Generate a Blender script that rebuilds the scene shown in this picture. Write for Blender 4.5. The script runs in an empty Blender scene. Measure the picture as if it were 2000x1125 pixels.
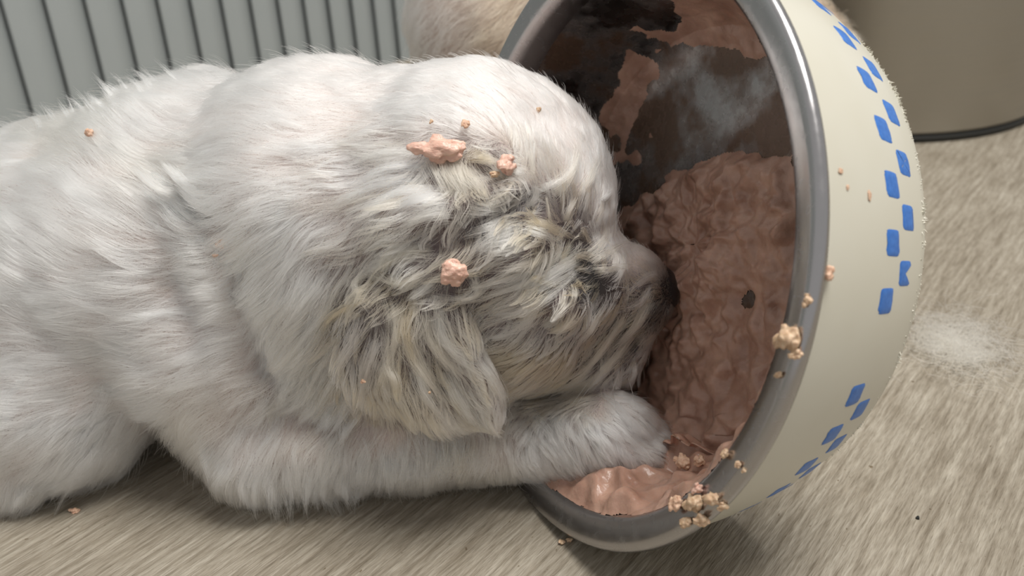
import bpy, bmesh, math, random
import numpy as np
from mathutils import Matrix, Vector, kdtree
random.seed(7); rng = np.random.default_rng(11)
SC = 0.01                                   # modelling is done in centimetres
S = bpy.context.scene
COL = S.collection

# ------------------------------------------------------------------ camera
F_PX, PITCH, ROLL, CAM_H = 1797.0, math.radians(25.9), math.radians(3.4), 19.4
_fw = np.array([0, math.cos(PITCH), -math.sin(PITCH)]); _r0 = np.array([1.0, 0, 0]); _u0 = np.cross(_r0, _fw)
CR = math.cos(ROLL) * _r0 - math.sin(ROLL) * _u0
CU = math.sin(ROLL) * _r0 + math.cos(ROLL) * _u0
CW = _fw
CAMP = np.array([0, 0, CAM_H])
cd = bpy.data.cameras.new('camera'); cam = bpy.data.objects.new('camera', cd); COL.objects.link(cam)
cd.sensor_width = 36.0; cd.lens = 36.0 * F_PX / 2000.0; cd.clip_start = 0.01; cd.clip_end = 20
cam.matrix_world = Matrix(((CR[0], CU[0], -CW[0], 0), (CR[1], CU[1], -CW[1], 0), (CR[2], CU[2], -CW[2], CAM_H * SC), (0, 0, 0, 1)))
cd.dof.use_dof = True; cd.dof.focus_distance = 0.262; cd.dof.aperture_fstop = 15.0
S.camera = cam
# ------------------------------------------------------------------ world, lamp, exposure
w = bpy.data.worlds.new('room_light'); S.world = w; w.use_nodes = True
w.node_tree.nodes['Background'].inputs[0].default_value = (1.0, 0.985, 0.965, 1)
w.node_tree.nodes['Background'].inputs[1].default_value = 0.38
ld = bpy.data.lights.new('ceiling_lamp', 'AREA'); lo = bpy.data.objects.new('ceiling_lamp', ld); COL.objects.link(lo)
ld.shape = 'DISK'; ld.size = 0.9; ld.energy = 35; ld.color = (1.0, 0.97, 0.92)
lo.location = (0.46, 0.05, 1.88)
lo.rotation_euler = (Vector((-0.02, 0.27, 0.05)) - lo.location).to_track_quat('-Z', 'Y').to_euler()
S.view_settings.view_transform = 'Standard'; S.view_settings.look = 'None'
S.view_settings.exposure = 0.36; S.view_settings.gamma = 1.0; S.view_settings.use_curve_mapping = False

# ------------------------------------------------------------------ helpers
def ray(x, y):
    return CW + CR * (x - 1000) / F_PX - CU * (y - 562.5) / F_PX
def at(x, y, Y):                            # the point of depth Y (cm) seen at a pixel
    d = ray(x, y); return d * Y / d[1] + CAMP
def proj(P):
    Q = np.asarray(P, float) - CAMP; z = Q @ CW
    z = np.where(z < 1, 1, z)
    return np.stack([1000 + F_PX * (Q @ CR) / z, 562.5 - F_PX * (Q @ CU) / z], -1)
def unit(v):
    return v / np.maximum(np.linalg.norm(v, axis=-1, keepdims=True), 1e-9)
def tag(o, label=None, cat=None, group=None, kind=None):
    if label: o['label'] = label
    if cat: o['category'] = cat
    if group: o['group'] = group
    if kind: o['kind'] = kind
    return o
def empty(name, loc=(0, 0, 0)):
    o = bpy.data.objects.new(name, None); COL.objects.link(o); o.location = [c * SC for c in loc]
    o.empty_display_size = 0.02; return o
def link(name, me, mat, parent=None, smooth=True):
    if mat is not None and not me.materials: me.materials.append(mat)
    if smooth: me.shade_smooth()
    o = bpy.data.objects.new(name, me); COL.objects.link(o)
    if parent is not None:
        o.parent = parent; o.matrix_parent_inverse = Matrix.Translation(-parent.location)
    return o
def mesh(V, Fc, name='m'):
    me = bpy.data.meshes.new(name); me.from_pydata((np.asarray(V, float) * SC).tolist(), [], [tuple(int(i) for i in f) for f in Fc]); me.update(); return me
def quads_grid(nu, nv, wrap_u=False):
    u = np.arange(nu if wrap_u else nu - 1); v = np.arange(nv - 1); U, Vv = np.meshgrid(u, v, indexing='ij'); U1 = (U + 1) % nu
    return np.stack([U * nv + Vv, U1 * nv + Vv, U1 * nv + Vv + 1, U * nv + Vv + 1], -1).reshape(-1, 4)

def vnoise(P, seed=0):                      # smooth value noise in -1..1
    P = np.asarray(P, float); i = np.floor(P).astype(np.int64); f = P - i; f = f * f * (3 - 2 * f)
    def h(a):
        n = (a[..., 0] * 374761393 + a[..., 1] * 668265263 + a[..., 2] * 1442695041 + seed * 974711) & 0x7fffffff
        n = ((n ^ (n >> 13)) * 1274126177) & 0x7fffffff; n = n ^ (n >> 16); return (n & 0xffff) / 32767.5 - 1.0
    r = 0
    for dx in (0, 1):
        for dy in (0, 1):
            for dz in (0, 1):
                wgt = (f[..., 0] if dx else 1 - f[..., 0]) * (f[..., 1] if dy else 1 - f[..., 1]) * (f[..., 2] if dz else 1 - f[..., 2])
                r = r + wgt * h(i + np.array([dx, dy, dz]))
    return r
def fbm(P, seed=0, o=3):
    r = 0; a = 1.0; P = np.asarray(P, float)
    for k in range(o): r = r + a * vnoise(P * 2 ** k + 17.3 * k, seed + k); a *= 0.5
    return r

# materials -----------------------------------------------------------
def mat(name, col=(0.8, 0.8, 0.8), rough=0.5, metal=0.0, **kw):
    m = bpy.data.materials.new(name); m.use_nodes = True; b = m.node_tree.nodes['Principled BSDF']
    b.inputs['Base Color'].default_value = (*col, 1); b.inputs['Roughness'].default_value = rough; b.inputs['Metallic'].default_value = metal
    for k, v in kw.items(): b.inputs[k.replace('_', ' ')].default_value = v
    return m
class NT:
    def __init__(s, m): s.t = m.node_tree; s.b = s.t.nodes['Principled BSDF']
    def n(s, typ, **kw):
        x = s.t.nodes.new(typ)
        for k, v in kw.items():
            if hasattr(x, k): setattr(x, k, v)
            else: x.inputs[k].default_value = v
        return x
    def l(s, a, b): s.t.links.new(a, b)
    def coords(s, scale=(1, 1, 1), rot=(0, 0, 0), kind='Object'):
        tc = s.n('ShaderNodeTexCoord'); mp = s.n('ShaderNodeMapping'); mp.inputs['Scale'].default_value = scale; mp.inputs['Rotation'].default_value = rot
        s.l(tc.outputs[kind], mp.inputs[0]); return mp.outputs[0]
    def noise(s, co, scale, detail=3, rough=0.5):
        x = s.n('ShaderNodeTexNoise'); x.inputs['Scale'].default_value = scale; x.inputs['Detail'].default_value = detail; x.inputs['Roughness'].default_value = rough
        s.l(co, x.inputs['Vector']); return x.outputs['Fac']
    def ramp(s, fac, stops):
        x = s.n('ShaderNodeValToRGB'); e = x.color_ramp.elements
        while len(e) < len(stops): e.new(0.5)
        for k, (p, c) in enumerate(stops): e[k].position = p; e[k].color = (*c, 1)
        s.l(fac, x.inputs[0]); return x.outputs[0]
    def mix(s, fac, a, b, mode='MIX'):
        x = s.n('ShaderNodeMix'); x.data_type = 'RGBA'; x.blend_type = mode
        for sock, v in ((x.inputs[0], fac), (x.inputs[6], a), (x.inputs[7], b)):
            if hasattr(v, 'node'): s.l(v, sock)
            else: sock.default_value = v if not isinstance(v, tuple) else (*v, 1)
        return x.outputs[2]
    def bump(s, h, strength=0.3, dist=0.001, normal=None):
        x = s.n('ShaderNodeBump'); x.inputs['Strength'].default_value = strength; x.inputs['Distance'].default_value = dist
        s.l(h, x.inputs['Height'])
        if normal is not None: s.l(normal, x.inputs['Normal'])
        return x.outputs[0]
GRAIN = math.radians(38.5)                  # azimuth of the floor grain and of the ribbed wall
# floor vinyl
m_floor = mat('floor_vinyl', rough=0.5); t = NT(m_floor)
co = t.coords(rot=(0, 0, 0))
rotn = t.n('ShaderNodeVectorRotate'); rotn.rotation_type = 'Z_AXIS'; rotn.inputs['Angle'].default_value = GRAIN; t.l(co, rotn.inputs['Vector'])
def stretched(sx, sy):
    mp = t.n('ShaderNodeMapping'); mp.inputs['Scale'].default_value = (sx, sy, 1); t.l(rotn.outputs[0], mp.inputs[0]); return mp.outputs[0]
g1 = t.noise(stretched(480, 34), 1.0, 4, 0.6); g2 = t.noise(stretched(1300, 150), 1.0, 2, 0.6); g3 = t.noise(stretched(22, 12), 1.0, 3, 0.5); g4 = t.noise(stretched(500, 330), 1.0, 2, .6)
c1 = t.ramp(g1, [(0.30, (0.215, 0.182, 0.136)), (0.47, (0.315, 0.28, 0.226)), (0.70, (0.445, 0.41, 0.348))])
c2 = t.ramp(g2, [(0.30, (0.72, 0.70, 0.66)), (0.55, (1, 1, 1)), (0.78, (1.18, 1.18, 1.18))])
c3 = t.ramp(g3, [(0.3, (0.73, 0.705, 0.67)), (0.7, (0.91, 0.90, 0.885))])
cc = t.mix(1.0, c1, c2, 'MULTIPLY'); cc = t.mix(1.0, cc, c3, 'MULTIPLY')
spk = t.ramp(g4, [(0.24, (0.45, 0.38, 0.28)), (0.31, (1, 1, 1))]); cc = t.mix(1.0, cc, spk, 'MULTIPLY')
t.l(cc, t.b.inputs['Base Color'])
t.l(t.bump(g2, 0.5, 0.0006, t.bump(g1, 0.6, 0.0012)), t.b.inputs['Normal'])
rr = t.ramp(g2, [(0.3, (0.62,) * 3), (0.75, (0.34,) * 3)]); t.l(rr, t.b.inputs['Roughness'])
# grey ribs
m_rib = mat('grey_plastic', (0.27, 0.285, 0.28), 0.45); t = NT(m_rib)
t.l(t.ramp(t.noise(t.coords(), 9, 2), [(0.3, (0.315, 0.345, 0.345)), (0.7, (0.36, 0.385, 0.387))]), t.b.inputs['Base Color'])
# steel
def steel(name, col, rough, aniso_scale):
    m = mat(name, col, rough, 1.0); t = NT(m); g = t.noise(t.coords(aniso_scale), 1.0, 3)
    t.l(t.ramp(g, [(0.3, (rough * 0.8,) * 3), (0.7, (min(1, rough * 1.25),) * 3)]), t.b.inputs['Roughness']); return m
m_steel = steel('bowl_steel', (0.44, 0.43, 0.435), 0.24, (300, 300, 300))
m_steel_in = steel('bowl_steel_soiled', (0.40, 0.39, 0.39), 0.26, (300, 300, 300)); t = NT(m_steel_in)
_n = t.noise(t.coords(), 42, 5, 0.62); _m = t.ramp(_n, [(0.40, (0, 0, 0)), (0.56, (1, 1, 1))])
t.l(t.mix(_m, (0.33, 0.32, 0.32), (0.12, 0.075, 0.052)), t.b.inputs['Base Color'])
t.l(t.ramp(_n, [(0.40, (1, 1, 1)), (0.56, (0.35, 0.35, 0.35))]), t.b.inputs['Metallic'])
m_bin = steel('bin_steel', (0.42, 0.40, 0.36), 0.38, (30, 30, 900))
m_black = mat('black_rubber', (0.012, 0.012, 0.010), 0.6)
# cream plastic
m_cream = mat('cream_plastic', (0.74, 0.70, 0.585), 0.33, Subsurface_Weight=0.0); t = NT(m_cream)
co = t.coords()
cr = t.ramp(t.noise(co, 28, 3), [(0.3, (0.56, 0.535, 0.445)), (0.7, (0.60, 0.58, 0.50))])
t.l(cr, t.b.inputs['Base Color'])
m_blue = mat('blue_print', (0.03, 0.15, 0.50), 0.4); t = NT(m_blue)
t.l(t.ramp(t.noise(t.coords(), 900, 2), [(0.3, (0.025, 0.13, 0.45)), (0.7, (0.045, 0.18, 0.55))]), t.b.inputs['Base Color'])
# food
def food_mat(name, a, b, rough=0.35, bs=1.0, fs=1.0):
    m = mat(name, a, rough, Subsurface_Weight=0.15, Subsurface_Scale=0.002); t = NT(m); co = t.coords()
    n1 = t.noise(co, 110 * fs, 4, 0.55); n2 = t.noise(co, 420 * fs, 3, 0.5)
    t.l(t.ramp(n1, [(0.32, a), (0.68, b)]), t.b.inputs['Base Color'])
    t.l(t.bump(n2, 0.45 * bs, 0.0007, t.bump(n1, 0.5 * bs, 0.0015)), t.b.inputs['Normal']); return m
m_mash = food_mat('wet_food_mash', (0.33, 0.185, 0.135), (0.50, 0.31, 0.235), 0.32)
m_crumb = food_mat('food_crumb', (0.55, 0.33, 0.22), (0.72, 0.50, 0.36), 0.4, 0.4, 2)
m_crumb_pink = food_mat('food_lump_pink', (0.62, 0.37, 0.29), (0.74, 0.50, 0.40), 0.3, 0.5, 2.5)
m_crumb_tan = food_mat('food_crumb_tan', (0.50, 0.33, 0.20), (0.66, 0.49, 0.34), 0.4, 0.4, 2)
# skin
m_skin = mat('puppy_skin', (0.40, 0.33, 0.31), 0.6); t = NT(m_skin)
a_ = t.n('ShaderNodeAttribute'); a_.attribute_name = 'skin_color'
t.l(t.mix(1.0, a_.outputs['Color'], t.ramp(t.noise(t.coords(), 45, 3), [(0.3, (0.8, 0.78, 0.78)), (0.7, (1.1, 1.08, 1.08))]), 'MULTIPLY'), t.b.inputs['Base Color'])
m_nose = mat('nose_leather', (0.018, 0.016, 0.017), 0.35); t = NT(m_nose)
t.l(t.bump(t.noise(t.coords(), 900, 3), 0.5, 0.0006), t.b.inputs['Normal'])
def fur_mat(name, rough=0.42):
    m = bpy.data.materials.new(name); m.use_nodes = True; nt = m.node_tree; nt.nodes.clear()
    o = nt.nodes.new('ShaderNodeOutputMaterial'); h = nt.nodes.new('ShaderNodeBsdfHairPrincipled'); a = nt.nodes.new('ShaderNodeAttribute')
    a.attribute_name = 'fur_color'; h.parametrization = 'COLOR'; h.inputs['Roughness'].default_value = rough
    h.inputs['Radial Roughness'].default_value = 0.55; h.inputs['Coat'].default_value = 0.0; h.inputs['Random Roughness'].default_value = 0.3
    nt.links.new(a.outputs['Color'], h.inputs['Color']); nt.links.new(h.outputs[0], o.inputs[0]); return m
m_fur = fur_mat('puppy_fur')

# ------------------------------------------------------------------ setting: floor and ribbed wall
V = [(-220, -60, 0), (260, -60, 0), (260, 330, 0), (-220, 330, 0)]
floor = link('floor', mesh(V, [(0, 1, 2, 3)]), m_floor, smooth=False)
tag(floor, 'beige wood-grain vinyl floor under the puppy and bowl', 'floor', kind='structure')

WAZ = math.radians(36.9); WD = np.array([math.sin(WAZ), math.cos(WAZ), 0]); WN = np.array([math.cos(WAZ), -math.sin(WAZ), 0]); WOFF = -64.0
wall = link('wall_left', mesh([tuple(WN * (WOFF - o) + WD * s + np.array([0, 0, z])) for o in (1.1, 3.0) for s in (-40, 130) for z in (0, 75)],
        [(0, 2, 3, 1), (4, 5, 7, 6), (0, 1, 5, 4), (2, 6, 7, 3), (1, 3, 7, 5), (0, 4, 6, 2)]), m_rib, smooth=False)
tag(wall, 'grey wall of vertical ribbed slats behind the puppy', 'wall', kind='structure')
d0 = ray(15, 0); P0 = CAMP + d0 * ((WN * WOFF - CAMP) @ WN) / (d0 @ WN); S0 = P0 @ WD; PITCHW = 2.9
us = np.r_[-0.34, -0.30, np.linspace(-0.2, PITCHW + 0.02, 22)]            # each slat laps over the one before it
fr = [(u, -0.80 * max(0, (u / PITCHW - 0.36) / 0.64) ** 1.35 - (0.06 if u < -0.32 else 0.0)) for u in us]
prof = fr + [(u, e - 0.16) for u, e in fr[::-1]]; npf = len(prof)
Vs = [(*(WD * u + WN * e)[:2], z) for u, e in prof for z in (0.0, 74.0)]
Fs = [(2 * k, 2 * ((k + 1) % npf), 2 * ((k + 1) % npf) + 1, 2 * k + 1) for k in range(npf)]
half = npf // 2
for k in range(half - 1):
    Fs += [(2 * k, 2 * (npf - 1 - k), 2 * (npf - 2 - k), 2 * k + 2), (2 * k + 1, 2 * k + 3, 2 * (npf - 2 - k) + 1, 2 * (npf - 1 - k) + 1)]
slat_me = mesh(Vs, Fs); slat_me.materials.append(m_rib)
for k in range(-9, 40):
    o = bpy.data.objects.new('slat', slat_me); COL.objects.link(o); o.parent = wall
    p = WN * WOFF + WD * (S0 + k * PITCHW); o.location = (p[0] * SC, p[1] * SC, 0)
slat_me.polygons.foreach_set('use_smooth', [True] * npf + [False] * (len(Fs) - npf))
try: slat_me.set_sharp_from_angle(angle=math.radians(40))
except Exception: pass

# ------------------------------------------------------------------ steel bin
bin_o = empty('steel_bin', (28.3, 69.9, 0)); tag(bin_o, 'large round brushed steel bin with black base ring behind the bowl', 'bin')
def lathe(profile, n=96, axis_pt=(0, 0, 0), ex=(1, 0, 0), ey=(0, 1, 0), ez=(0, 0, 1), closed=False):
    ex, ey, ez, c = map(np.array, (ex, ey, ez, axis_pt)); th = np.linspace(0, 2 * np.pi, n, endpoint=False)
    pr = np.array(profile, float)
    V = c + pr[None, :, 0:1] * (np.cos(th)[:, None, None] * ex + np.sin(th)[:, None, None] * ey) + pr[None, :, 1:2] * ez
    Fq = quads_grid(n, len(pr), True)
    return V.reshape(-1, 3), Fq
Vb, Fb = lathe([(0, 0.5), (11.4, 0.5), (11.75, 0.6), (11.85, 0.8), (11.9, 44), (11.7, 44.4), (11.2, 44.5), (11.2, 1.4)], 128, (28.3, 69.9, 0))
link('body', mesh(Vb, Fb), m_bin, bin_o)
Vb, Fb = lathe([(0, 0.0), (11.6, 0.0), (11.8, 0.1), (11.8, 0.4), (11.6, 0.55), (0, 0.55)], 128, (28.3, 69.9, 0))
link('base_ring', mesh(Vb, Fb), m_black, bin_o)
Vb, Fb = lathe([(0, 48.0), (4, 47.6), (9, 46.0), (11.4, 44.9), (12.1, 44.55), (12.1, 44.2), (11.4, 44.2), (0, 44.2)], 128, (28.3, 69.9, 0))
link('lid', mesh(Vb, Fb), m_bin, bin_o)

# ------------------------------------------------------------------ tipped bowl
BC = np.array([2.302, 25.057, -10.722 + CAM_H]); baz, bel = math.radians(65.74), math.radians(-16.0)
BA = np.array([math.sin(baz) * math.cos(bel), math.cos(baz) * math.cos(bel), math.sin(bel)])     # rim -> base
BX = unit(np.cross(BA, [0, 0, 1.0])); BY = np.cross(BX, BA)
BC = BC + np.array([0, 0, 0.05])
bowl = empty('dog_bowl', (2.3, 25.0, 0)); tag(bowl, 'cream plastic dog bowl with steel liner and blue checks, tipped on its side', 'bowl')
def rz(pr, n=192): return lathe(pr, n, BC, BX, BY, BA)
# liner: (radius, depth) from the outer lip to the inside base
lip = [(8.80, 0.34), (8.97, 0.26), (9.02, 0.12), (8.97, 0.0), (8.86, -0.06), (8.70, -0.05), (8.40, 0.02), (8.18, 0.08), (8.06, 0.2), (8.0, 0.4)]
IN = [(7.85, 1.0), (7.62, 1.9), (7.38, 2.8), (7.12, 3.5), (6.75, 3.95), (6.2, 4.2), (5.5, 4.32), (4.0, 4.36), (2.0, 4.38), (0.02, 4.38)]
Vb, Fb = rz(lip + IN); liner_me = mesh(Vb, Fb); liner_me.materials.append(m_steel); liner_me.materials.append(m_steel_in)
liner_me.polygons.foreach_set('material_index', [1 if (k % (len(lip + IN) - 1)) >= len(lip) else 0 for k in range(len(Fb))]); liner = link('steel_liner', liner_me, None, bowl)
shell_pr = [(8.78, 0.30), (8.74, 0.7), (8.66, 1.3), (8.53, 2.1), (8.33, 3.0), (8.06, 3.95), (7.80, 4.65), (7.64, 5.02), (7.56, 5.12), (7.45, 5.14), (7.30, 5.05), (7.1, 4.8), (5.5, 4.7), (0.02, 4.7)]
Vb, Fb = rz(shell_pr); shell = link('outer_shell', mesh(Vb, Fb), m_cream, bowl)
# frayed, chewed foot edge
Vf = []; Ff = []
for k in range(1500):
    th = rng.uniform(0, 2 * np.pi); q = rng.random(); R0 = 7.74 - 0.20 * q; dep = 4.78 + 0.36 * q
    rad = np.cos(th) * BX + np.sin(th) * BY; tn = -np.sin(th) * BX + np.cos(th) * BY
    p = BC + rad * R0 + BA * dep; big = max(0, vnoise(np.array([[th * 9, 3.1, 0.5]]), 5)[0]) * 0.9 + 0.25
    L = rng.uniform(0.05, 0.22) * big; wdt = rng.uniform(0.02, 0.055)
    dr = unit(rad * rng.uniform(0.5, 1) + BA * rng.uniform(-0.2, 0.8) + tn * rng.normal(0, 0.7)); b = len(Vf)
    Vf += [p + tn * wdt, p - tn * wdt * 0.5 + BA * wdt, p - BA * wdt, p + dr * L + tn * rng.normal(0, 0.02), ]
    Ff += [(b, b + 1, b + 3), (b + 1, b + 2, b + 3), (b + 2, b, b + 3)]
tag(link('chewed_edge', mesh(Vf, Ff), m_cream, bowl, smooth=False), 'frayed chewed plastic along the foot of the bowl', kind='stuff')
_sp = np.array(shell_pr[:9])
def shell_pt(th, dep, lift=0.0):
    R = np.interp(dep, _sp[:, 1], _sp[:, 0]) + lift
    return BC + BA * np.asarray(dep)[..., None] + R[..., None] * (np.cos(th)[..., None] * BX + np.sin(th)[..., None] * BY)
# blue printed checks, two staggered rows
def check_patch(th0, dep0, dth, ddep, worn):
    n = 14; a = np.linspace(0, 2 * np.pi, 40, endpoint=False); V = [shell_pt(np.array([th0]), np.array([dep0]), 0.012)[0]]
    for f in (0.5, 0.92, 1.0):
        c, s = np.cos(a), np.sin(a); e = 0.34
        x = np.sign(c) * np.abs(c) ** e; y = np.sign(s) * np.abs(s) ** e
        x = x * (1 + 0.05 * rng.normal(size=40)) if f == 1 else x
        x = x - 0.12 * y
        V += list(shell_pt(th0 + f * dth * y, dep0 + f * ddep * x, 0.012 if f < 1 else 0.002))
    Fc = [(0, 1 + k, 1 + (k + 1) % 40) for k in range(40)]
    for r in range(2):
        Fc += [(1 + r * 40 + k, 41 + r * 40 + k, 41 + r * 40 + (k + 1) % 40, 1 + r * 40 + (k + 1) % 40) for k in range(40)]
    if worn == 1: Fc = [f for k, f in enumerate(Fc) if not (k % 40 in (36, 37, 38, 39, 0, 1) and k >= 0)]
    if worn == 2: Fc = [f for k, f in enumerate(Fc) if not (k < 40 and k in (3, 4, 12, 13, 14, 22, 23, 35, 36)) and not (40 <= k < 80 and k % 40 in (13, 14, 36))]
    return mesh(V, Fc)
D2R = math.pi / 180
ths = [(14.5 + 9.4 * k, 3.83) for k in range(0, 12)] + [(10.0 + 9.4 * k, 3.05) for k in range(0, 12)] + [(-6.8 - 8.6 * k, 3.05) for k in range(5)] + [(-11.3 - 8.6 * k, 3.83) for k in range(5)]
for th, dp in ths:
    wn = 1 if abs(th - 14.5) < 0.1 else 2 if abs(th - 33.3) < 0.3 else 0
    link('printed_check', check_patch(th * D2R, dp, 2.15 * D2R, 0.315, wn), m_blue, shell)

# ------------------------------------------------------------------ signed-distance modelling
def smin(a, b, k):
    h = np.clip(0.5 + 0.5 * (b - a) / k, 0, 1); return b * (1 - h) + a * h - k * h * (1 - h)
def s_cap(P, a, b, ra, rb):
    a, b = np.array(a, float), np.array(b, float); d = b - a; tt = np.clip(((P - a) @ d) / (d @ d), 0, 1)
    return np.linalg.norm(P - a - tt[..., None] * d, axis=-1) - (ra + (rb - ra) * tt)
def s_ell(P, c, r, R=None):
    q = P - np.array(c, float)
    if R is not None: q = q @ R
    r = np.array(r, float); k0 = np.linalg.norm(q / r, axis=-1); k1 = np.linalg.norm(q / (r * r), axis=-1)
    return k0 * (k0 - 1) / np.maximum(k1, 1e-6)
def surface_nets(sdf, lo, hi, h):
    lo, hi = np.array(lo, float), np.array(hi, float); n = np.ceil((hi - lo) / h).astype(int) + 1
    ax = [lo[i] + h * np.arange(n[i]) for i in range(3)]
    Fv = np.empty(n)
    for i in range(0, n[0], 16):
        G = np.stack(np.meshgrid(ax[0][i:i + 16], ax[1], ax[2], indexing='ij'), -1); Fv[i:i + 16] = sdf(G)
    s = Fv < 0; c = np.zeros(n - 1, int)
    for dx in (0, 1):
        for dy in (0, 1):
            for dz in (0, 1): c += s[dx:n[0] - 1 + dx, dy:n[1] - 1 + dy, dz:n[2] - 1 + dz]
    act = (c > 0) & (c < 8); idx = -np.ones(n - 1, int); I = np.argwhere(act); idx[act] = np.arange(len(I))
    acc = np.zeros((len(I), 3)); cnt = np.zeros(len(I))
    cor = [(0, 0, 0), (1, 0, 0), (0, 1, 0), (1, 1, 0), (0, 0, 1), (1, 0, 1), (0, 1, 1), (1, 1, 1)]
    for a in range(8):
        for ax_ in range(3):
            if cor[a][ax_] == 0:
                b = list(cor[a]); b[ax_] = 1
                va = Fv[tuple((I + cor[a]).T)]; vb = Fv[tuple((I + b).T)]; m = (va < 0) != (vb < 0)
                tt = np.where(m, va / np.where(m, va - vb, 1), 0); p = np.array(cor[a], float) + tt[:, None] * (np.array(b) - np.array(cor[a]))
                acc += np.where(m[:, None], p, 0); cnt += m
    V = lo + h * (I + acc / cnt[:, None]); Q = []
    for ax_ in range(3):
        o1, o2 = [(1, 2), (2, 0), (0, 1)][ax_]
        sl0 = [slice(1, n[i] - 1) for i in range(3)]; sl0[ax_] = slice(0, n[ax_] - 1); sl1 = list(sl0); sl1[ax_] = slice(1, n[ax_])
        A, B = s[tuple(sl0)], s[tuple(sl1)]; E = np.argwhere(A != B); inside = A[tuple(E.T)]
        E = E + np.array([0 if i == ax_ else 1 for i in range(3)])
        def at_(d1, d2):
            K = E.copy(); K[:, o1] -= d1; K[:, o2] -= d2; return idx[tuple(K.T)]
        q = np.stack([at_(1, 1), at_(0, 1), at_(0, 0), at_(1, 0)], -1); q[~inside] = q[~inside][:, ::-1]; Q.append(q)
    return V, np.concatenate(Q)
def grad(sdf, P, e=0.05):
    g = np.stack([sdf(P + np.eye(3)[i] * e) - sdf(P - np.eye(3)[i] * e) for i in range(3)], -1); return unit(g)
def rotm(ax, ay, az):
    return np.array(Matrix.Rotation(az, 3, 'Z') @ Matrix.Rotation(ay, 3, 'Y') @ Matrix.Rotation(ax, 3, 'X'))

# ------------------------------------------------------------------ the puppy's body
EAR_PX = [(735, 520), (690, 570), (648, 650), (640, 715), (662, 770), (712, 806), (780, 815), (850, 828), (930, 845), (978, 838), (992, 800), (972, 735), (945, 672), (926, 620), (905, 560), (868, 505), (800, 490)]
EAR_XZ = np.array([at(x, y, 22.5)[[0, 2]] for x, y in EAR_PX]); EAR_C = EAR_XZ.mean(0); EAR_XZ = EAR_C + (EAR_XZ - EAR_C) * 0.90
def s_poly(P, W):
    d = np.full(P.shape[:-1], 1e9); ins = np.zeros(P.shape[:-1], bool)
    for i in range(len(W)):
        a, b = W[i - 1], W[i]; e = b - a; w_ = P - a; tt = np.clip((w_ @ e) / (e @ e), 0, 1)
        d = np.minimum(d, np.linalg.norm(w_ - tt[..., None] * e, axis=-1))
        c = ((a[1] > P[..., 1]) != (b[1] > P[..., 1])) & (P[..., 0] < (b[0] - a[0]) * (P[..., 1] - a[1]) / (b[1] - a[1] + 1e-12) + a[0]); ins ^= c
    return np.where(ins, -d, d)
def ear_sdf(P):
    x, z = P[..., 0] - EAR_C[0], P[..., 2] - EAR_C[1]
    ys = 22.45 + 0.045 * x * x + 0.03 * z * z - 0.10 * x + 0.16 * np.sin(x * 2.6 + 0.7 * z) * np.clip((2.5 - z) / 3, 0, 1)
    d2 = s_poly(P[..., [0, 2]], EAR_XZ); t_ = np.abs(P[..., 1] - ys)
    q = np.stack([np.maximum(d2 + 0.28, 0), t_ * 0.9], -1)
    return np.linalg.norm(q, axis=-1) - 0.34
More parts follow.
